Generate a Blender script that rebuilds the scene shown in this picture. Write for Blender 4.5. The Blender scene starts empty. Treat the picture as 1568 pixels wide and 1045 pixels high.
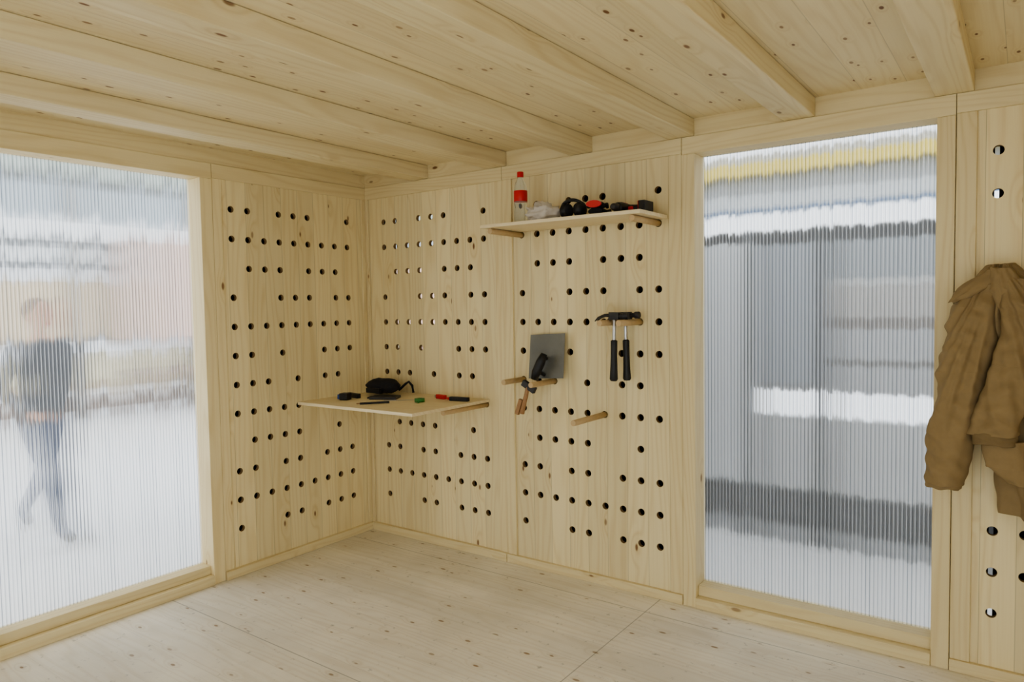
import bpy, bmesh, math, random
from math import *
from mathutils import Vector, Matrix, noise
random.seed(7)
scn=bpy.context.scene
try: scn.view_settings.look='AgX - Medium High Contrast'
except Exception: pass
# ------------------------------------------------------------------ nodes
class NT:
    def __init__(s,name):
        s.m=bpy.data.materials.new(name); s.m.use_nodes=True; s.t=s.m.node_tree; s.t.nodes.clear()
        s.out=s.t.nodes.new('ShaderNodeOutputMaterial')
    def n(s,ty,**k):
        nd=s.t.nodes.new(ty)
        for a,b in k.items(): setattr(nd,a,b)
        return nd
    def put(s,sock,v):
        if v is None: return
        if isinstance(v,bpy.types.NodeSocket): s.t.links.new(v,sock)
        else: sock.default_value=v
    def M(s,op,a,b=None,c=None,clamp=False):
        nd=s.n('ShaderNodeMath',operation=op,use_clamp=clamp)
        for i,v in enumerate((a,b,c)):
            if v is not None: s.put(nd.inputs[i],v)
        return nd.outputs[0]
    def comb(s,x,y,z):
        nd=s.n('ShaderNodeCombineXYZ')
        for i,v in enumerate((x,y,z)): s.put(nd.inputs[i],v)
        return nd.outputs[0]
    def mix(s,f,a,b,bt='MIX'):
        nd=s.n('ShaderNodeMix',data_type='RGBA',blend_type=bt)
        s.put(nd.inputs[0],f); s.put(nd.inputs[6],a); s.put(nd.inputs[7],b); return nd.outputs[2]
    def noise(s,vec,scale,detail=3,rough=.5,dist=0):
        nd=s.n('ShaderNodeTexNoise'); s.put(nd.inputs['Vector'],vec)
        nd.inputs['Scale'].default_value=scale; nd.inputs['Detail'].default_value=detail
        nd.inputs['Roughness'].default_value=rough; nd.inputs['Distortion'].default_value=dist
        return nd.outputs[0]
    def sm(s,v,a,b,lo=0.,hi=1.):
        nd=s.n('ShaderNodeMapRange',interpolation_type='SMOOTHSTEP')
        s.put(nd.inputs[0],v)
        for i,x in enumerate((a,b,lo,hi)): nd.inputs[i+1].default_value=x
        return nd.outputs[0]
    def bsdf(s,col,rough=.5,metal=0,normal=None,**k):
        b=s.n('ShaderNodeBsdfPrincipled'); s.put(b.inputs['Base Color'],col); s.put(b.inputs['Roughness'],rough)
        b.inputs['Metallic'].default_value=metal
        if normal is not None: s.put(b.inputs['Normal'],normal)
        for a,v in k.items(): b.inputs[a.replace('_',' ')].default_value=v
        return b.outputs[0]
    def done(s,sh): s.t.links.new(sh,s.out.inputs[0]); return s.m
def c4(c): return (c[0],c[1],c[2],1)

def wood(name,along,base,dark,plank=.14,knot=(.20,.085,.03),keep=.4,ring=.38,rough=.55,seam=.45,kscale=(5.5,2.2),var=.15,cross=None,ksz=.025):
    s=NT(name); tc=s.n('ShaderNodeTexCoord').outputs['Object']
    sp=s.n('ShaderNodeSeparateXYZ'); s.put(sp.inputs[0],tc); x,y,z=sp.outputs
    A={'x':x,'y':y,'z':z}[along]
    o=[v for k,v in (('x',x),('y',y),('z',z)) if k!=along]
    C=s.M('ADD',o[0],o[1]); C=s.M('ADD',C,20.)
    q=s.M('DIVIDE',C,plank); pid=s.M('FLOOR',q); fr=s.M('FRACT',q)
    wn=s.n('ShaderNodeTexWhiteNoise',noise_dimensions='1D'); s.put(wn.inputs['W'],pid); w=wn.outputs[0]
    A2=s.M('MULTIPLY_ADD',w,7.3,A)
    kv=s.comb(s.M('MULTIPLY',C,kscale[0]),s.M('MULTIPLY',A2,kscale[1]),0.)
    vo=s.n('ShaderNodeTexVoronoi',voronoi_dimensions='2D',feature='F1'); s.put(vo.inputs['Vector'],kv); vo.inputs['Scale'].default_value=1.
    d=vo.outputs['Distance']; sc=s.n('ShaderNodeSeparateColor'); s.put(sc.inputs[0],vo.outputs['Color'])
    kp=s.M('LESS_THAN',sc.outputs[0],keep)
    sz=s.M('MULTIPLY_ADD',sc.outputs[1],.03,ksz)
    dd=s.M('SUBTRACT',d,sz)
    km=s.M('MULTIPLY',s.sm(dd,-.02,.015,1.,0.),kp)
    km=s.M('MULTIPLY',km,s.M('MULTIPLY_ADD',sc.outputs[2],.4,.6))
    halo=s.M('MULTIPLY',s.sm(d,.02,.30,1.,0.),kp)
    big=s.noise(s.comb(s.M('MULTIPLY',C,5.),s.M('MULTIPLY',A2,.55),s.M('MULTIPLY',w,9.)),1.,2)
    ph=s.M('ADD',s.M('MULTIPLY',C,150.),s.M('MULTIPLY',big,55.)); ph=s.M('ADD',ph,s.M('MULTIPLY',halo,9.))
    rg=s.M('MULTIPLY_ADD',s.M('SINE',ph),.5,.5); rg=s.M('POWER',rg,2.5)
    fine=s.noise(s.comb(s.M('MULTIPLY',C,160.),s.M('MULTIPLY',A2,3.),w),1.,3)
    blot=s.noise(s.comb(s.M('MULTIPLY',C,3.),s.M('MULTIPLY',A2,1.2),s.M('MULTIPLY',w,4.)),1.,2)
    f=s.M('MULTIPLY',rg,ring); f=s.M('ADD',f,s.M('MULTIPLY',s.M('SUBTRACT',fine,.45),.5)); f=s.M('ADD',f,s.M('MULTIPLY',halo,.25)); f=s.M('ADD',f,s.M('MULTIPLY',s.M('SUBTRACT',blot,.42),.8),clamp=True)
    col=s.mix(f,c4(base),c4(dark))
    col=s.mix(km,col,c4(knot))
    val=s.M('MULTIPLY_ADD',w,var,1-var/2-.02)
    sm_=s.sm(s.M('MINIMUM',fr,s.M('SUBTRACT',1.,fr)),0.,.014,1-seam,1.)
    val=s.M('MULTIPLY',val,sm_)
    if cross:
        for coord,L,off in ((A,cross[0],.35),(C,cross[1],.2)):
            fr2=s.M('FRACT',s.M('DIVIDE',s.M('ADD',coord,50+off),L)); e=s.M('MULTIPLY',s.M('MINIMUM',fr2,s.M('SUBTRACT',1.,fr2)),L)
            val=s.M('MULTIPLY',val,s.sm(e,.001,.004,.55,1.))
        dn=s.noise(s.comb(s.M('MULTIPLY',C,26.),s.M('MULTIPLY',A,20.),3.),1.,4,.65)
        val=s.M('MULTIPLY',val,s.sm(dn,.60,.76,1.,.5))
        d2=s.noise(s.comb(C,A,1.),1.6,4,.6); val=s.M('MULTIPLY',val,s.sm(d2,.3,.65,.88,1.03))
    hs=s.n('ShaderNodeHueSaturation'); s.put(hs.inputs['Value'],val); s.put(hs.inputs['Color'],col)
    bp=s.n('ShaderNodeBump'); bp.inputs['Strength'].default_value=.15; bp.inputs['Distance'].default_value=.003; s.put(bp.inputs['Height'],fine)
    return s.done(s.bsdf(hs.outputs[0],rough,normal=bp.outputs[0]))
def plain(name,col,rough=.5,metal=0,nz=.0,nscale=20,bump=0,**k):
    s=NT(name); tc=s.n('ShaderNodeTexCoord').outputs['Object']; nn=s.noise(tc,nscale,3)
    d=tuple(c*(1-nz) for c in col); l=tuple(min(1,c*(1+nz)) for c in col)
    c=s.mix(nn,c4(d),c4(l)); nrm=None
    if bump:
        b=s.n('ShaderNodeBump'); b.inputs['Strength'].default_value=bump; b.inputs['Distance'].default_value=.01; s.put(b.inputs['Height'],nn); nrm=b.outputs[0]
    return s.done(s.bsdf(c,rough,metal,normal=nrm,**k))

BASE=(.855,.735,.455); DARK=(.70,.545,.275)
W_Z=wood('spruce_panel_vertical','z',BASE,DARK,plank=.12,keep=.32,ksz=.015)
W_ZS=wood('spruce_stud','z',(.845,.72,.44),DARK,plank=.5,keep=.26,seam=0)
W_XS=wood('spruce_rail_x','x',(.845,.72,.44),DARK,plank=.5,keep=.26,seam=0)
W_YS=wood('spruce_rail_y','y',(.845,.72,.44),DARK,plank=.5,keep=.26,seam=0)
W_BEAM=wood('spruce_beam','y',(.86,.745,.48),(.69,.54,.29),plank=.6,keep=.4,seam=0)
W_CEIL=wood('spruce_ceiling_board','y',(.865,.75,.49),(.71,.56,.32),plank=.17,keep=.65,kscale=(10,4.5),seam=.25,var=.09,ksz=.045,ring=.32)
W_FLOOR=wood('spruce_floor_board','x',(.90,.845,.73),(.75,.67,.53),plank=.19,keep=.6,ring=.38,knot=(.34,.23,.13),kscale=(8,3.6),seam=.10,var=.07,rough=.5,cross=(2.5,1.25),ksz=.035)
W_DOWEL=plain('dowel_wood',(.58,.42,.23),.55,nz=.15,nscale=40)
W_PLY=wood('shelf_board_wood','x',(.87,.75,.51),(.76,.60,.36),plank=.3,keep=.2,seam=0)
W_OAK=plain('tool_handle_wood',(.36,.20,.09),.5,nz=.2,nscale=60)
W_CUT=plain('drilled_wood_shaded',(.34,.22,.10),.8,nz=.2)  # drilled hole sides, wood colour darkened to paint in the shade inside
M_DARK=plain('dark_hole_backing',(.015,.014,.013),.9,nz=.2)  # near-black board added behind the wall holes to keep them dark
M_BLACK=plain('black_rubber',(.012,.012,.014),.5,nz=.2)
M_BLKFAB=plain('black_fabric',(.014,.014,.017),.9,nz=.3,nscale=80,bump=.3)
M_STEEL=plain('steel',(.55,.56,.57),.3,metal=1,nz=.08)
M_DSTEEL=plain('dark_steel',(.06,.06,.065),.45,metal=.6,nz=.2)
M_TROW=plain('trowel_steel',(.19,.19,.17),.45,metal=.4,nz=.3,nscale=9)
M_RED=plain('red_plastic',(.60,.02,.02),.4)
M_GREEN=plain('green_tape',(.05,.25,.06),.4)
M_BLUE=plain('blue_plastic',(.03,.08,.3),.4)
M_COAT=plain('khaki_canvas',(.30,.215,.108),.95,nz=.14,nscale=30,bump=.12)
M_COATD=plain('khaki_canvas_trim',(.22,.155,.075),.9,nz=.2,nscale=30)
M_ZIP=plain('jacket_zip',(.5,.47,.4),.5)
# ------------------------------------------------------------------ mesh builder
class MB:
    def __init__(s): s.bm=bmesh.new(); s.mats=[]
    def mi(s,m):
        if m not in s.mats: s.mats.append(m)
        return s.mats.index(m)
    def face(s,pts,m,smooth=False):
        f=s.bm.faces.new([s.bm.verts.new(p) for p in pts]); f.material_index=s.mi(m); f.smooth=smooth; return f
    def box(s,x0,x1,y0,y1,z0,z1,m,T=None):
        vs=[Vector((x,y,z)) for x in (x0,x1) for y in (y0,y1) for z in (z0,z1)]
        if T is not None: vs=[T@v for v in vs]
        v=[s.bm.verts.new(p) for p in vs]
        for q in ((0,1,3,2),(4,6,7,5),(0,4,5,1),(2,3,7,6),(0,2,6,4),(1,5,7,3)):
            f=s.bm.faces.new([v[i] for i in q]); f.material_index=s.mi(m)
    def rings(s,rings,m,cap=True,smooth=True,closed=True):
        R=[[s.bm.verts.new(p) for p in r] for r in rings]; n=len(R[0]); k=s.mi(m)
        for a,b in zip(R[:-1],R[1:]):
            for i in range(n if closed else n-1):
                f=s.bm.faces.new((a[i],a[(i+1)%n],b[(i+1)%n],b[i])); f.material_index=k; f.smooth=smooth
        if cap and closed:
            for r in (R[0][::-1],R[-1]):
                f=s.bm.faces.new(r); f.material_index=k
    def tube(s,pts,rad,m,seg=16,flat=1.,up=Vector((0,0,1)),cap=True,smooth=True):
        pts=[Vector(p) for p in pts]
        if not hasattr(rad,'__len__'): rad=[rad]*len(pts)
        rings=[]
        for i,p in enumerate(pts):
            d=(pts[min(i+1,len(pts)-1)]-pts[max(i-1,0)]).normalized()
            u=up if abs(d.dot(up))<.95 else Vector((0,1,0))
            a=d.cross(u).normalized(); b=a.cross(d).normalized()
            rings.append([p+a*cos(2*pi*k/seg)*rad[i]+b*sin(2*pi*k/seg)*rad[i]*flat for k in range(seg)])
        s.rings(rings,m,cap,smooth)
    def ell(s,c,r,m,seg=20,T=None,smooth=True,fn=None):
        rings=[]
        for j in range(0,seg//2+1):
            th=pi*j/(seg//2); th=min(max(th,.02),pi-.02); ring=[]
            for k in range(seg):
                ph=2*pi*k/seg; v=Vector((sin(th)*cos(ph),sin(th)*sin(ph),-cos(th)))
                if fn: v=fn(v)
                v=Vector((v.x*r[0],v.y*r[1],v.z*r[2]))
                if T is not None: v=T@v
                ring.append(v+Vector(c))
            rings.append(ring)
        s.rings(rings,m,True,smooth)
    def lathe(s,prof,c,m,seg=24,T=None):
        rings=[]
        for r,z in prof:
            ring=[]
            for k in range(seg):
                v=Vector((r*cos(2*pi*k/seg),r*sin(2*pi*k/seg),z))
                if T is not None: v=T@v
                ring.append(v+Vector(c))
            rings.append(ring)
        s.rings(rings,m,True,True)
    def obj(s,name,bevel=0,parent=None,sub=0):
        me=bpy.data.meshes.new(name); bmesh.ops.recalc_face_normals(s.bm,faces=s.bm.faces); s.bm.to_mesh(me); s.bm.free()
        for m in s.mats: me.materials.append(m)
        o=bpy.data.objects.new(name,me); scn.collection.objects.link(o)
        if bevel:
            b=o.modifiers.new('bevel','BEVEL'); b.width=bevel; b.segments=2; b.limit_method='ANGLE'
        if sub:
            b=o.modifiers.new('sub','SUBSURF'); b.levels=sub; b.render_levels=sub
        if parent: o.parent=parent
        return o
def empty(name,loc=(0,0,0)):
    e=bpy.data.objects.new(name,None); scn.collection.objects.link(e); e.location=loc; return e
# ------------------------------------------------------------------ room
H=2.34; CZ=2.425; XR=4.62; YR=-4.7; HS=.10569; VS=1/6.; Z11=.268; TH=.12
PAT=[{0,1,3,4,5,8},set(range(9)),{1,2,3,5,6,7},{0,3,4,5,7,8},set(range(9)),{0,1,3,6,7,8},{0,1,2,4,6,7},set(range(9)),{1,2,3,4,7},{0,1,3,4,6,7,8},set(range(9)),{0,3,4,6,7,8}]
def hole_panel(mb,O,U,N,a0,a1,z0,z1,c0,m,rad=.019,t=.024):
    """O origin, U horizontal unit, N inward normal; panel from a0..a1 along U"""
    def P(a,z,dep=0): return Vector(O)+Vector(U)*a+Vector((0,0,z))-Vector(N)*dep
    xs=[a0]+[c0+(i-.5)*HS for i in range(1,9)]+[a1]
    zs=[z0]+[Z11+(i-.5)*VS for i in range(1,12)]+[z1]
    for ci in range(9):
        for k in range(12):
            r=11-k; xa,xb,za,zb=xs[ci],xs[ci+1],zs[k],zs[k+1]
            if ci not in PAT[r]:
                mb.face([P(xa,za),P(xb,za),P(xb,zb),P(xa,zb)],m); continue
            cx=c0+ci*HS; cz=Z11+k*VS
            ang=[2*pi*i/28 for i in range(28)]+[atan2(z-cz,x-cx)%(2*pi) for x in (xa,xb) for z in (za,zb)]
            ang=sorted(set(round(a,5) for a in ang))
            inn=[];out=[];bk=[]
            for a in ang:
                ca,sa=cos(a),sin(a)
                tx=((xb-cx)/ca if ca>1e-6 else ((xa-cx)/ca if ca<-1e-6 else 1e9))
                tz=((zb-cz)/sa if sa>1e-6 else ((za-cz)/sa if sa<-1e-6 else 1e9))
                tt=min(tx,tz)
                out.append(mb.bm.verts.new(P(cx+ca*tt,cz+sa*tt)))
                inn.append(mb.bm.verts.new(P(cx+ca*rad,cz+sa*rad))); bk.append(mb.bm.verts.new(P(cx+ca*rad,cz+sa*rad,t)))
            n=len(ang); q=mb.mi(m); q2=mb.mi(W_CUT)
            for i in range(n):
                j=(i+1)%n
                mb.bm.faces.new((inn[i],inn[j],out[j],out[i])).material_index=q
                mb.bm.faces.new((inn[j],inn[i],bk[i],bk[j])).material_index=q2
# back wall
mb=MB()
hole_panel(mb,(0,0,0),(1,0,0),(0,-1,0),0.0,1.115,.04,2.27,.174,W_Z)
hole_panel(mb,(0,0,0),(1,0,0),(0,-1,0),1.235,2.205,.04,2.27,1.298,W_Z)
hole_panel(mb,(0,0,0),(1,0,0),(0,-1,0),3.49,4.50,.04,2.27,3.561,W_Z)
mb.box(4.50,XR,0,.03,0,H,W_Z)
mb.box(-.12,XR,0.0,TH,H,CZ,W_XS)
def hole_backing(x0,x1,slots,zlo,zhi):  # added backing board, slots shaped so bright slivers show through the holes
    e=x0
    for a,b in slots:
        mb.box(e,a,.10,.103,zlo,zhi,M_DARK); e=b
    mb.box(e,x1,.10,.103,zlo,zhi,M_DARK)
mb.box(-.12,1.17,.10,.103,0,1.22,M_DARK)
hole_backing(-.12,1.17,[(.180,.192),(.288,.304),(.397,.415),(.506,.524)],1.22,2.20); mb.box(-.12,1.17,.10,.103,2.2,H,M_DARK)
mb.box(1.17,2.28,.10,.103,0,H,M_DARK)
hole_backing(3.42,XR,[(3.546,3.562)],0.2,2.2); mb.box(3.42,XR,.10,.103,0,.2,M_DARK); mb.box(3.42,XR,.10,.103,2.2,H,M_DARK)
mb.obj('wall_back')
k=[0]
def trim(x0,x1,y0,y1,z0,z1,m,b=.003):
    k[0]+=1; t=MB(); t.box(x0,x1,y0,y1,z0,z1,m); return t.obj('trim_%d'%k[0],bevel=b)
P_=-.012
trim(0.0,1.168,P_,.09,2.262,H,W_XS); trim(1.170,2.272,P_,.09,2.262,H,W_XS)
trim(2.274,3.42,P_,TH,2.256,H,W_XS); trim(3.422,XR,P_,.09,2.262,H,W_XS)
trim(1.112,1.168,P_+.004,.09,.05,2.262,W_ZS); trim(1.170,1.236,P_,.09,.05,2.262,W_ZS)
trim(2.203,2.272,P_+.002,.09,.05,2.262,W_ZS); trim(2.274,2.34,P_-.004,TH,.0,2.256,W_ZS)
trim(3.355,3.42,P_-.004,TH,.0,2.256,W_ZS); trim(3.422,3.492,P_,.09,.05,2.262,W_ZS)
trim(0.0,.035,P_,-.001,.05,2.262,W_ZS)
def base(n,*a):
    t=MB(); t.box(*a); return t.obj('baseboard_'+n,bevel=.003)
base('back',0.0,1.168,-.026,.09,0,.052,W_XS); base('back.001',1.170,2.272,-.022,.09,0,.05,W_XS); base('back.002',3.422,XR,-.022,.09,0,.05,W_XS)
trim(2.34,3.355,-.022,TH,0,.052,W_XS); trim(2.34,3.355,.018,TH,.052,.105,W_XS)
# left wall
mb=MB()
hole_panel(mb,(0,0,0),(0,1,0),(1,0,0),-1.075,0,.04,2.27,-1.0146,W_Z)
mb.box(-.03,0,YR,-2.30,0,H,W_Z)
mb.box(-TH,0.0,YR,0,H,CZ,W_YS)
mb.box(-.115,-.10,-1.2,0,0,H,M_DARK)
mb.obj('wall_left')
trim(-TH,.012,-1.203,-1.132,0,2.256,W_ZS); trim(-.09,.008,-1.13,-1.072,.05,2.262,W_ZS)
trim(-.09,.012,-1.13,-.012,2.262,H,W_YS); trim(-TH,.012,-2.30,-1.132,2.256,H,W_YS); trim(.0005,.012,-.047,-.013,.05,2.262,W_ZS)
trim(-TH,.012,-2.30,-2.235,0,2.256,W_ZS)
trim(-TH,.022,-2.235,-1.203,0,.052,W_YS); trim(-TH,-.018,-2.235,-1.203,.052,.102,W_YS)
base('left',-.09,.026,-1.13,-.026,0,.05,W_YS)
# right wall, unseen opening added for brightness; unseen rear wall added to block light
OB=-2.4
mb=MB(); mb.box(XR,XR+.03,OB,.12,0,CZ,W_Z); mb.box(XR,XR+.03,YR,-4.4,0,CZ,W_Z); mb.box(XR,XR+.03,-4.4,OB,2.2,CZ,W_YS); mb.obj('wall_right')
mb=MB(); mb.box(0,1.3,YR,YR+.03,0,CZ,W_Z); mb.obj('rear_light_blocker')  # unseen, added to cut the light coming from behind the camera
mb=MB(); mb.box(-.12,XR+.03,YR,.12,-.03,0,W_FLOOR); mb.obj('floor')
mb=MB(); mb.box(-.12,XR+.03,YR,.12,CZ,CZ+.03,W_CEIL); mb.obj('ceiling')
for i,xr in enumerate([.585,1.20,1.77,2.335,2.89,3.48,4.08]):
    mb=MB(); mb.box(xr-.135,xr,YR,0.0,H+.001,CZ-.001,W_BEAM); mb.obj('ceiling_beam' if i==0 else 'ceiling_beam.%03d'%i,bevel=.004)
# ------------------------------------------------------------------ polycarbonate
def poly(name,T,clear):
    s=NT(name); tc=s.n('ShaderNodeTexCoord').outputs['Object']; sp=s.n('ShaderNodeSeparateXYZ'); s.put(sp.inputs[0],tc)
    C=s.M('ADD',sp.outputs[0],sp.outputs[1])
    PIT=.0165
    ph=s.M('MULTIPLY',C,2*pi/PIT)
    jit=s.noise(s.comb(s.M('MULTIPLY',C,70.),s.M('MULTIPLY',sp.outputs[2],.6),0.),1.,2)
    sl=s.M('ADD',s.M('MULTIPLY',s.M('SINE',ph),.8),s.M('MULTIPLY',s.M('SUBTRACT',jit,.5),1.2))
    g=s.n('ShaderNodeNewGeometry')
    v=s.n('ShaderNodeVectorMath',operation='SCALE'); v.inputs[0].default_value=T; s.put(v.inputs['Scale'],sl)
    wn=s.n('ShaderNodeTexWhiteNoise',noise_dimensions='1D'); s.put(wn.inputs['W'],s.M('FLOOR',s.M('DIVIDE',s.M('ADD',C,9.),PIT)))
    sv=s.M('MULTIPLY',s.M('SUBTRACT',wn.outputs[0],.5),.26)
    va=s.n('ShaderNodeVectorMath',operation='ADD'); s.put(va.inputs[0],v.outputs[0]); s.put(va.inputs[1],s.comb(0.,0.,sv))
    a=s.n('ShaderNodeVectorMath',operation='ADD'); s.put(a.inputs[0],g.outputs['Normal']); s.put(a.inputs[1],va.outputs[0])
    nn=s.n('ShaderNodeVectorMath',operation='NORMALIZE'); s.put(nn.inputs[0],a.outputs[0])
    web=s.M('POWER',s.M('MULTIPLY_ADD',s.M('SINE',ph),.5,.5),8.)
    web=s.M('MULTIPLY',web,s.M('MULTIPLY_ADD',wn.outputs[0],.6,.5))
    tint=s.mix(web,(.97,.98,1,1),(.30,.34,.40,1))
    web2=s.M('POWER',s.M('MULTIPLY_ADD',s.M('SINE',s.M('ADD',ph,2.4)),.5,.5),10.)
    rf=s.n('ShaderNodeBsdfRefraction'); s.put(rf.inputs['Color'],tint); rf.inputs['IOR'].default_value=1.07; rf.inputs['Roughness'].default_value=.30; s.put(rf.inputs['Normal'],nn.outputs[0])
    tr=s.n('ShaderNodeBsdfTransparent'); s.put(tr.inputs[0],tint)
    tl=s.n('ShaderNodeBsdfTranslucent'); tl.inputs[0].default_value=(.97,.98,.98,1)
    gl=s.n('ShaderNodeBsdfGlossy'); gl.inputs['Roughness'].default_value=.25; 
    def mx(f,a,b):
        m=s.n('ShaderNodeMixShader'); s.put(m.inputs[0],f); s.put(m.inputs[1],a); s.put(m.inputs[2],b); return m.outputs[0]
    x=mx(clear,rf.outputs[0],tr.outputs[0]); x=mx(s.M('MULTIPLY_ADD',web2,.45,.11),x,tl.outputs[0]); x=mx(.03,x,gl.outputs[0])
    return s.done(x)
PL=poly('twinwall_polycarbonate_side',(0,.8,0),.30); PB=poly('twinwall_polycarbonate_back',(1,0,0),.14)
mb=MB(); mb.face([(-.098,-2.235,.06),(-.098,-1.204,.06),(-.098,-1.204,2.30),(-.098,-2.235,2.30)],PL); mb.obj('window_1')
mb=MB(); mb.face([(2.341,.098,.06),(3.354,.098,.06),(3.354,.098,2.30),(2.341,.098,2.30)],PB); mb.obj('door_1')
# ------------------------------------------------------------------ exterior
SNOW=plain('snow_ground',(.90,.90,.90),.9,nz=.04,nscale=.6)
mb=MB(); mb.box(-40,40,-40,40,-.12,-.06,SNOW); mb.obj('ground')
def col(n,c,r=.8,nz=.05): return plain(n,c,r,nz=nz,nscale=2)
mb=MB(); X=-8
E=[(0,.10,(.85,.86,.88)),(.10,.33,(.24,.17,.13)),(.33,.42,(.85,.85,.85)),(.42,.55,(.55,.42,.25)),(.55,.99,(.76,.68,.44)),(.99,1.16,(.93,.95,1)),(1.16,1.22,(.2,.2,.2)),(1.22,2.06,(.68,.54,.35)),(2.06,2.25,(.82,.83,.85)),(2.25,2.34,(.10,.12,.14)),(2.34,2.56,(.82,.84,.85)),(2.56,2.66,(.14,.16,.18)),(2.66,2.94,(.95,.98,1)),(2.94,3.5,(.42,.48,.52)),(3.5,3.6,(.14,.15,.14)),(3.6,4.1,(.44,.50,.45)),(4.1,4.2,(.8,.82,.8)),(4.2,4.6,(.48,.54,.51)),(4.6,6.5,(.55,.60,.64))]
for i,(a,b,c) in enumerate(E): mb.box(X-2,X+(.15 if i in(5,12) else .0)-.03*(i%2),-6,10,a-.06,b-.06,col('facade_%d'%i,c))
mb.box(X+.05,X+.5,1.95,9.5,1.12,2.62,col('facade_pink',(.72,.50,.41)))
mb.box(X+.05,X+.6,1.95,9.5,.55,.62,col('facade_brown',(.3,.2,.15)))
for yy in (-2,-.2,1.4,3.2,5): mb.box(X,X+.12,yy,yy+.1,-.06,3.4,col('facade_post',(.3,.28,.25)))
mb.obj('neighbouring_building')
mb=MB(); Y=1.35; gz=-.06
G=[(gz,.05,(.36,.37,.38)),(.05,.30,(.085,.087,.09)),(.30,.78,(.58,.59,.60)),(.95,1.12,(.48,.49,.51)),(1.12,1.16,(.22,.21,.20)),(1.16,1.35,(.47,.48,.50)),(1.35,1.42,(.25,.22,.20)),(1.42,1.62,(.48,.46,.44)),(1.62,1.66,(.6,.6,.6)),(1.66,1.90,(.34,.37,.40)),(1.90,1.99,(.035,.035,.04))]
for i,(a,b,c) in enumerate(G): mb.box(.2,4.6,Y,Y+.05,a,b,col('gate_%d'%i,c))
mb.box(.2,2.16,Y-.02,Y+.05,.30,1.92,col('gate_light',(.68,.70,.72)))
mb.box(2.22,2.60,Y-.02,Y+.05,1.0,1.90,col('gate_mid',(.33,.36,.40)))
mb.box(2.62,2.66,Y-.05,Y+.05,gz,2.0,col('gate_post',(.03,.034,.04)))
mb.box(2.16,2.20,Y-.04,Y+.05,gz,2.0,col('gate_post2',(.18,.19,.20)))
mb.box(.2,4.6,Y,Y+.06,2.12,2.14,col('gate_blue',(.16,.28,.48)))
mb.box(.2,4.6,Y,Y+.06,2.15,2.24,col('gate_wht',(.80,.85,.9)))
mb.box(.2,4.6,Y,Y+.06,2.24,2.35,col('gate_grey',(.50,.53,.57)))
mb.box(.2,4.6,Y-.1,Y+.06,2.355,2.43,col('gate_yellow',(.96,.74,.10)))
mb.box(.2,4.6,Y,Y+.06,2.44,2.50,col('gate_grey2',(.5,.5,.5)))
mb.obj('warehouse_gate')
# ------------------------------------------------------------------ shelves & pegs
def peg(x,r,L,rad=.0155):
    z=Z11+(11-r)*VS; mb=MB(); mb.tube([(x,.03,z),(x,-L+.002,z),(x,-L,z)],[rad,rad,rad*.9],W_DOWEL,20); 
    return mb.obj('wooden_peg')
c2=lambda c:.174+c*HS
c3=lambda c:1.298+c*HS
zt=Z11+4*VS+.0165
peg(c2(8),7,.40); peg(c2(3),7,.40)
mb=MB(); mb.box(.09,1.045,-.67,-.002,zt,zt+.018,W_PLY); mb.obj('corner_shelf_board',bevel=.002)
zt+=.018
zs_=Z11+10*VS+.0165
peg(c3(0),1,.30); peg(c3(8),1,.30)
mb=MB(); mb.box(1.25,2.20,-.325,-.014,zs_,zs_+.018,W_PLY); mb.obj('wall_shelf_board',bevel=.002)
zs_+=.018
peg(c3(0),6,.20); peg(c3(2),6,.24); peg(c3(5),7,.33); peg(c3(6),4,.24); peg(c3(7),4,.24)
s=NT('clear_pet'); PET=s.done(s.bsdf((.9,.95,.95,1),.05,Transmission_Weight=.9,IOR=1.2))
mb=MB(); bx_,by=1.45,-.22; q=1.15
mb.lathe([(r*q,z*q) for r,z in [(.020,.001),(.029,.004),(.032,.02),(.0315,.05),(.0285,.075),(.0315,.10),(.0315,.155),(.028,.18),(.018,.205),(.0125,.215),(.0125,.222)]],(bx_,by,zs_),PET)
mb.lathe([(r*q,z*q) for r,z in [(.0318,.102),(.0322,.104),(.0322,.150),(.0318,.152)]],(bx_,by,zs_),M_RED)
mb.lathe([(r*q,z*q) for r,z in [(.0150,.215),(.0153,.217),(.0153,.237),(.0135,.240)]],(bx_,by,zs_),M_RED)
mb.obj('soda_bottle')
s=NT('plastic_bag_film'); a=s.n('ShaderNodeBsdfTransparent'); d=s.n('ShaderNodeBsdfPrincipled'); d.inputs['Base Color'].default_value=(.88,.83,.78,1); d.inputs['Roughness'].default_value=.3
m1=s.n('ShaderNodeMixShader'); m1.inputs[0].default_value=.45; s.put(m1.inputs[1],d.outputs[0]); s.put(m1.inputs[2],a.outputs[0]); BAG=s.done(m1.outputs[0])
def crumple(v,amp=.35,f=2.2,o=0):
    n=noise.noise(v*f+Vector((o,o,o)))+.5*noise.noise(v*f*2.3+Vector((o,5,o))); return v*(1+amp*n)
mb=MB(); mb.ell((1.590,-.22,zs_+.042),(.085,.07,.05),BAG,44,fn=lambda v:crumple(v,.45,2.6,3)); mb.obj('plastic_bag')
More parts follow.
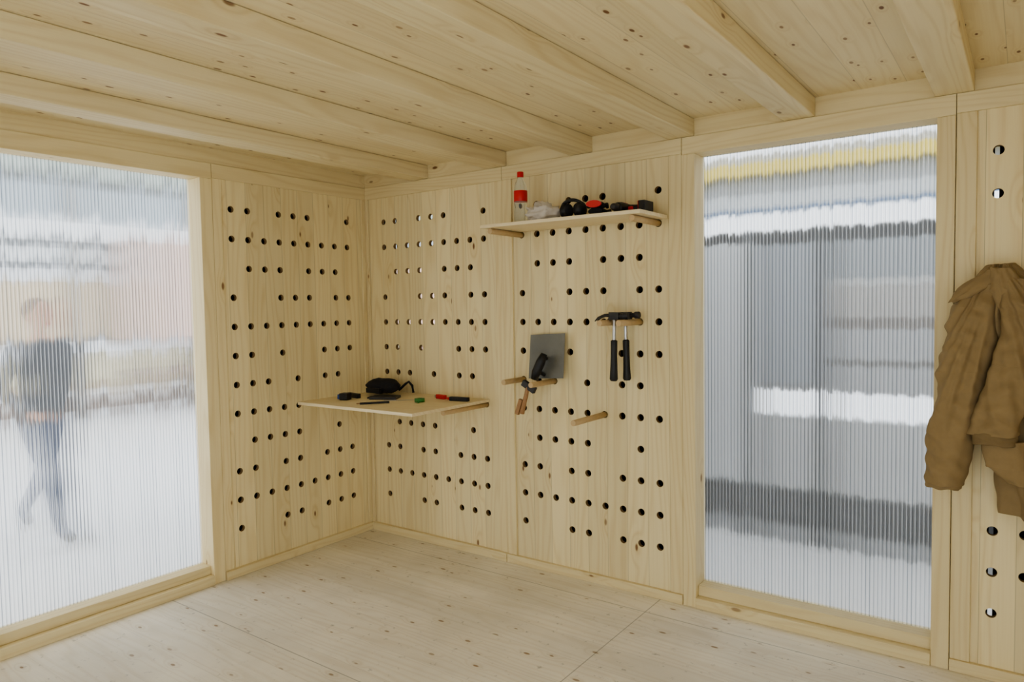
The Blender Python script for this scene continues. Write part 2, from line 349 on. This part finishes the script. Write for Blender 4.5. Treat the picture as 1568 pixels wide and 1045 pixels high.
def drill(name,x,y,z,rot,lay=0):
    T=Matrix.Translation((x,y,z))@Matrix.Rotation(rot,4,'Z')@Matrix.Rotation(lay,4,'X')
    mb=MB(); f=lambda l:[T@Vector(p) for p in l]
    mb.tube(f([(-.075,0,.13),(-.07,0,.13),(.02,0,.13),(.055,0,.13),(.06,0,.13)]),[.022,.029,.031,.026,.02],M_BLACK,18)
    mb.tube(f([(.058,0,.13),(.075,0,.13),(.10,0,.13),(.108,0,.13)]),[.019,.020,.017,.010],M_DSTEEL,16)
    mb.tube(f([(-.02,0,.11),(-.03,0,.07),(-.035,0,.03)]),[.021,.018,.021],M_BLACK,14,up=Vector((0,1,0)))
    mb.box(-.08,.02,-.030,.030,0,.036,M_BLACK,T); mb.box(-.06,.01,-.0315,.0315,.026,.044,M_RED,T)
    mb.box(-.05,.01,-.0315,.0315,.123,.137,M_RED,T); mb.box(-.012,.0,-.008,.008,.075,.10,M_RED,T)
    mb.obj(name,bevel=.003)
drill('cordless_drill',2.155,-.16,zs_+.033,-1.57,pi/2)
mb=MB(); ex=1.765
for dx in (-.045,.045):
    mb.ell((ex+dx,-.2,zs_+.045),(.028,.042,.042),M_BLACK,20); mb.ell((ex+dx*.6,-.2,zs_+.045),(.020,.036,.036),M_BLKFAB,16)
mb.tube([(ex+.066*cos(a),-.20-.02*sin(a),zs_+.05+.045*sin(a)) for a in [pi*i/14 for i in range(15)]],.009,M_BLACK,10)
mb.obj('ear_defenders')
mb=MB()
for i in range(2):
    T=Matrix.Translation((1.915,-.2-.02*i,zs_+.022+.032*i))@Matrix.Rotation(1.65+.15*i,4,'Z')
    mb.ell((0,0,0),(.045,.042,.02),M_BLKFAB,18,T=T); 
    for j in range(4):
        p=T@Vector((.03,-.03+.02*j,0)); r=T@Vector((.05+.005*(j%2),-.036+.024*j,.008)); t=T@Vector((.065,-.036+.024*j,-.006))
        mb.tube([p,r,t],[.011,.0105,.008],M_BLKFAB,10)
    mb.tube([T@Vector((-.01,.03,0)),T@Vector((.02,.05,.0)),T@Vector((.035,.055,0))],[.013,.011,.009],M_BLKFAB,10)
    mb.tube([T@Vector((-.03,0,0)),T@Vector((-.05,0,0))],[.036,.038],M_BLKFAB,16,flat=.45)
    if i: mb.tube([T@Vector((-.05,0,0)),T@Vector((-.065,0,0))],[.039,.039],M_RED,16,flat=.45)
mb.obj('work_gloves')
# ------------------------------------------------------------------ trowel
T=Matrix.Translation((1.50,-.075,1.122))@Matrix.Rotation(-.05,4,'Y')@Matrix.Rotation(-.18,4,'X')
mb=MB(); mb.box(-.115,.115,-.002,.001,0,.25,M_TROW,T); o=mb.obj('steel_trowel',bevel=.0008)
mb=MB(); f=lambda l:[T@Vector(p) for p in l]
mb.tube(f([(-.01,-.003,.02),(-.01,-.045,.03),(-.01,-.05,.05)]),.011,M_BLACK,12)
mb.tube(f([(-.045,-.05,-.01),(-.03,-.052,.03),(.0,-.055,.09),(.018,-.055,.13)]),[.018,.026,.026,.018],M_BLACK,14)
mb.tube(f([(.0,-.05,.10),(.0,-.02,.115),(.0,-.003,.11)]),.010,M_BLACK,12)
mb.obj('handle',parent=o)
mb=MB(); mb.tube([(1.44,-.16,1.10),(1.43,-.165,1.04),(1.40,-.17,.93)],[.010,.012,.014],W_OAK,12)
mb.box(-.04,.05,-.012,.012,-.018,.018,M_DSTEEL,Matrix.Translation((1.44,-.16,1.085))@Matrix.Rotation(.5,4,'Y'))
mb.box(-.012,.012,-.01,.01,-.08,.01,W_OAK,Matrix.Translation((1.395,-.17,1.0))@Matrix.Rotation(.35,4,'Y'))
mb.obj('chisel_hammer',bevel=.002)
def hammer(name,x,y,z,tilt):
    T=Matrix.Translation((x,y,z))@Matrix.Rotation(tilt,4,'Y'); f=lambda l:[T@Vector(p) for p in l]
    mb=MB()
    mb.tube(f([(0,0,.0),(0,0,-.15)]),[.0095,.0095],M_STEEL,14)
    mb.tube(f([(0,0,-.115),(0,0,-.12),(0,0,-.2),(0,0,-.27),(0,0,-.315),(0,0,-.325)]),[.010,.017,.0165,.0185,.021,.016],M_BLACK,14)
    mb.box(-.025,.03,-.016,.016,-.012,.026,M_DSTEEL,T)
    mb.tube(f([(.028,0,.008),(.05,0,.008),(.055,0,.008),(.078,0,.008),(.08,0,.008)]),[.013,.012,.018,.018,.016],M_DSTEEL,16)
    for s_ in (-1,1):
        mb.tube(f([(-.02,s_*.006,.008),(-.05,s_*.009,.010),(-.085,s_*.012,-.004),(-.105,s_*.013,-.022)]),[.013,.010,.008,.003],M_DSTEEL,8,flat=.8)
    mb.obj(name,bevel=.001)
hammer('claw_hammer',1.966,-.145,1.462,.02); hammer('claw_hammer.001',1.998,-.085,1.462,-.02)
# ------------------------------------------------------------------ items on corner shelf
z=zt
mb=MB(); mb.ell((.30,-.16,z+.056),(.13,.085,.052),M_BLKFAB,36,fn=lambda v:crumple(Vector((v.x,v.y,max(v.z,-.85))),.14,1.8,1))
mb.tube([(.40,-.12,z+.03),(.44,-.10,z+.07),(.46,-.09,z+.085),(.48,-.08,z+.06),(.49,-.08,z+.015)],.008,M_BLKFAB,10)
mb.box(.24,.36,-.255,-.235,z+.02,z+.05,M_BLACK); mb.obj('tool_pouch')
def bx(name,x,y,l,w,h,rot,m,m2=None):
    T=Matrix.Translation((x,y,z))@Matrix.Rotation(rot,4,'Z'); mb=MB(); mb.box(-l/2,l/2,-w/2,w/2,0.0005,h,m,T)
    if m2: mb.box(-l/2-.02,-l/2+l*.3,-w*.3,w*.3,.004,h*.8,m2,T)
    mb.obj(name,bevel=.003)
bx('notebook',.46,-.30,.17,.11,.016,.5,M_DSTEEL,M_BLACK); bx('utility_knife',.24,-.36,.13,.03,.028,-.2,M_BLACK,M_BLUE); bx('tape_measure',.28,-.46,.055,.055,.042,.3,M_BLACK,M_BLUE)
bx('flat_pencil',.58,-.50,.17,.014,.012,.9,M_BLACK,W_OAK); bx('utility_knife.001',.94,-.16,.13,.03,.024,.1,M_BLACK,M_RED); bx('screwdriver',.78,-.14,.08,.026,.026,-.2,M_RED,M_STEEL); bx('steel_ruler',.62,-.30,.20,.02,.002,.7,M_STEEL,M_STEEL)
mb=MB(); mb.lathe([(.013,.001),(.030,.001),(.030,.022),(.013,.022),(.013,.001)],(.76,-.31,z),M_GREEN); mb.tube([(.755,-.335,z+.01),(.80,-.36,z+.006)],.005,M_GREEN,8); mb.obj('masking_tape_roll')
# ------------------------------------------------------------------ jacket
def lerp(tab,t):
    for (a,va),(b,vb) in zip(tab[:-1],tab[1:]):
        if t<=b:
            u=(t-a)/(b-a); u=u*u*(3-2*u); return [p+(q-p)*u for p,q in zip(va,vb)]
    return tab[-1][1]
def ridge(v): return 1-2*abs(noise.noise(v))
def cloth_loft(tab,n=70,seg=80,fold=.08,nf=5,seed=0,m=M_COAT,wr=.013,bunch=0):
    mb=MB(); rings=[]
    for i in range(n+1):
        t=i/n; cx,cy,cz,rx,ry=lerp(tab,t); ring=[]
        for k_ in range(seg):
            a=2*pi*k_/seg
            w=1+fold*sin(nf*a+seed+1.8*sin(3*t+seed))*(.3+t)+.08*noise.noise(Vector((cos(a)*1.5+seed,sin(a)*1.5,t*6)))
            px=cx+rx*cos(a)*w; pz=cz+.012*noise.noise(Vector((a*1.3,seed,t*4))); py=cy+ry*sin(a)*(w+fold*1.2*sin(nf*1.7*a+seed*2+2*t))
            fx,fz=px-3.57,1.68-pz; an=atan2(fx,max(fz,.05)); rr=sqrt(fx*fx+fz*fz)
            dsp=wr*1.4*ridge(Vector((an*11+seed,seed,rr*1.8)))+.35*wr*ridge(Vector(((px+.9*pz)*17,seed,(pz-.6*px)*6)))
            if bunch: dsp+=bunch*sin(pz*95+3*sin(a+seed)+2*noise.noise(Vector((a,pz*9,seed))))*max(0,noise.noise(Vector((a*.8,pz*5,seed+3)))+.25)
            ring.append(Vector((px+dsp*cos(a)*.7,min(py+dsp*sin(a),-.004),pz)))
        rings.append(ring)
    mb.rings(rings,m,True,True); return mb
jk=empty('hanging_jacket',(3.57,-.08,1.6))
def addj(mb,name,sub=1):
    o=mb.obj(name,sub=sub); o.parent=jk; o.matrix_parent_inverse=Matrix.Translation((-3.57,.08,-1.6)); return o
addj(cloth_loft([(0,(3.575,-.10,1.655,.025,.025)),(.07,(3.58,-.10,1.60,.07,.05)),(.2,(3.64,-.10,1.47,.17,.07)),(.5,(3.74,-.10,1.20,.20,.075)),(.8,(3.80,-.10,.92,.21,.08)),(1,(3.82,-.10,.70,.20,.085))],seed=1,fold=.12,wr=.022,n=110,seg=140),'body')
addj(cloth_loft([(0,(3.54,-.13,1.58,.04,.03)),(.12,(3.50,-.15,1.50,.07,.05)),(.45,(3.465,-.16,1.25,.075,.055)),(.75,(3.425,-.16,1.0,.068,.050)),(1,(3.405,-.16,.81,.058,.042))],seed=2.3,fold=.05,nf=3,wr=.015,bunch=.009,n=100),'sleeve_left')
addj(cloth_loft([(0,(3.62,-.15,1.60,.04,.03)),(.15,(3.66,-.18,1.50,.07,.05)),(.5,(3.64,-.20,1.28,.075,.05)),(.85,(3.58,-.20,1.08,.072,.048)),(1,(3.565,-.20,1.02,.066,.045))],seed=4.1,fold=.05,nf=3,wr=.015,bunch=.009,n=100),'sleeve_right')
addj(cloth_loft([(0,(3.57,-.14,1.63,.05,.02)),(.5,(3.49,-.17,1.56,.05,.022)),(1,(3.425,-.19,1.515,.008,.006))],n=24,seg=40,seed=6,fold=.03,wr=.004),'collar_flap')
addj(cloth_loft([(0,(3.58,-.16,1.64,.03,.025)),(.5,(3.60,-.17,1.56,.055,.03)),(1,(3.61,-.17,1.44,.03,.02))],n=24,seg=40,seed=8,fold=.05,wr=.006),'hood')
addj(cloth_loft([(0,(3.565,-.20,1.03,.070,.049)),(1,(3.57,-.20,.985,.068,.047))],n=8,seg=50,seed=4.1,fold=.02,m=M_COATD,wr=.003),'cuff_right')
addj(cloth_loft([(0,(3.405,-.16,.83,.060,.044)),(1,(3.403,-.16,.79,.059,.043))],n=8,seg=50,seed=2.1,fold=.02,m=M_COAT,wr=.003),'cuff_left')
addj(cloth_loft([(0,(3.60,-.19,1.0,.07,.03)),(.5,(3.62,-.19,.90,.08,.035)),(1,(3.66,-.18,.84,.05,.03))],n=24,seg=50,seed=9,fold=.04,wr=.006),'pocket_flap')
mb=MB(); mb.tube([(3.44,-.216,.95),(3.435,-.217,.88),(3.430,-.211,.82)],.005,M_ZIP,8); addj(mb,'zip',0)
o=peg(3.561,3,.14); o.name='hook_peg'; o.parent=jk; o.matrix_parent_inverse=Matrix.Translation((-3.57,.08,-1.6))
# ------------------------------------------------------------------ person outside (mid-stride, in profile)
SKIN=plain('skin',(.66,.34,.22),.5); HAIR=plain('brown_hair',(.10,.04,.02),.8); JKT=plain('navy_jacket',(.02,.028,.05),.85,nz=.2); JNS=plain('blue_jeans',(.03,.055,.14),.85,nz=.2); SHOE=plain('dark_shoes',(.03,.025,.02),.6)
def skin(name,nodes,edges,root=0,sub=2):
    me=bpy.data.meshes.new(name); me.from_pydata([n[0] for n in nodes],edges,[]); o=bpy.data.objects.new(name,me); scn.collection.objects.link(o)
    sm=o.modifiers.new('skin','SKIN'); sm.use_smooth_shade=True
    for i,n in enumerate(nodes): me.skin_vertices[0].data[i].radius=n[1] if hasattr(n[1],'__len__') else (n[1],n[1])
    me.skin_vertices[0].data[root].use_root=True
    ss=o.modifiers.new('s','SUBSURF'); ss.levels=sub; ss.render_levels=sub
    dg=bpy.context.evaluated_depsgraph_get(); m2=bpy.data.meshes.new_from_object(o.evaluated_get(dg)); bpy.data.objects.remove(o)
    for p in m2.polygons: p.use_smooth=True
    o2=bpy.data.objects.new(name,m2); scn.collection.objects.link(o2); return o2
pe=empty('walking_person')
HR=(.235,.20,.96); HL=(-.235,-.16,.86)
N=[((0,0,.93),(.15,.11)),((0,.01,1.08),(.14,.11)),((0,.02,1.25),(.17,.125)),((0,.02,1.37),(.15,.10)),((0,.02,1.45),(.055,.055)),((0,.03,1.53),(.05,.05)),
 ((.09,.02,.85),(.10,.10)),((.10,.22,.50),(.064,.064)),((.09,.27,.10),(.043,.043)),((.09,.40,.05),(.04,.035)),
 ((-.09,-.02,.85),(.10,.10)),((-.10,-.12,.47),(.064,.064)),((-.09,-.36,.15),(.043,.043)),((-.09,-.29,.04),(.04,.035)),
 ((.19,.02,1.37),(.067,.067)),((.25,-.05,1.11),(.052,.052)),(HR,(.036,.036)),((-.19,.02,1.37),(.067,.067)),((-.25,-.08,1.10),(.052,.052)),(HL,(.036,.036))]
Eg=[(0,1),(1,2),(2,3),(3,4),(4,5),(0,6),(6,7),(7,8),(8,9),(0,10),(10,11),(11,12),(12,13),(3,14),(14,15),(15,16),(3,17),(17,18),(18,19)]
b=skin('body',N,Eg); 
for m in (JKT,JNS,SHOE,SKIN): b.data.materials.append(m)
for p in b.data.polygons:
    c=p.center; p.material_index=2 if c.z<.10 else (1 if c.z<.88 and abs(c.x)<.205 else (3 if c.z>1.45 else 0))
b.parent=pe
for sx,h0,d in ((1,Vector(HR),Vector((0,.8,-.2))),(-1,Vector(HL),Vector((0,.15,-.95)))):
    d.normalize(); sd=Vector((1,0,0)); up=d.cross(sd)
    nodes=[(tuple(h0),(.03,.02)),(tuple(h0+d*.06),(.036,.018))]; ed=[(0,1)]
    for j in range(4):
        bsx=h0+d*.088+sd*(j-1.5)*.019; ln=(.030,.034,.032,.025)[j]
        i0=len(nodes); nodes+=[(tuple(bsx),.0095),(tuple(bsx+d*ln),.009),(tuple(bsx+d*ln*1.6+up*.018),.0075)]; ed+=[(1,i0),(i0,i0+1),(i0+1,i0+2)]
    i0=len(nodes); t=h0+d*.04-sd*.045*sx; nodes+=[(tuple(t),.011),(tuple(t+d*.03-sd*.018*sx),.0095)]; ed+=[(0,i0),(i0,i0+1)]
    h=skin('hand',nodes,ed,sub=1); h.data.materials.append(SKIN); h.parent=pe
mb=MB()
def headf(v):
    v=v.copy()
    if v.z<0: v.x*=1+.28*v.z; v.y*=1+.10*v.z
    return v
mb.ell((0,.035,1.62),(.077,.097,.118),SKIN,28,fn=headf)
mb.ell((0,.135,1.605),(.013,.02,.022),SKIN,12); mb.ell((0,.122,1.565),(.025,.008,.007),M_RED,10)
for sx in(1,-1):
    mb.ell((.03*sx,.12,1.625),(.013,.008,.007),M_BLACK,10); mb.ell((.078*sx,.03,1.61),(.01,.02,.03),SKIN,10)
mb.ell((0,.004,1.660),(.086,.100,.094),HAIR,24)
hd=mb.obj('head'); hd.parent=pe
pe.scale=(.97,.97,.97)
pe.location=(-1.95,-1.30,-.06); pe.rotation_euler=(0,0,atan2(.587,.81)-pi/2-.35)
# ------------------------------------------------------------------ camera, world
cam=bpy.data.cameras.new('camera'); co=bpy.data.objects.new('camera',cam); scn.collection.objects.link(co)
co.matrix_world=Matrix.Translation((3.6518,-3.35819,1.5273))@Matrix.Rotation(.62719,4,'Z')@Matrix.Rotation(pi/2-.04928,4,'X')@Matrix.Rotation(-.01654,4,'Z')
cam.sensor_width=36; cam.lens=1083.6/1568*36; cam.clip_start=.02; scn.camera=co
w=bpy.data.worlds.new('overcast'); scn.world=w; w.use_nodes=True; bg=w.node_tree.nodes['Background']; bg.inputs[0].default_value=(.93,.97,1,1); bg.inputs[1].default_value=2.05
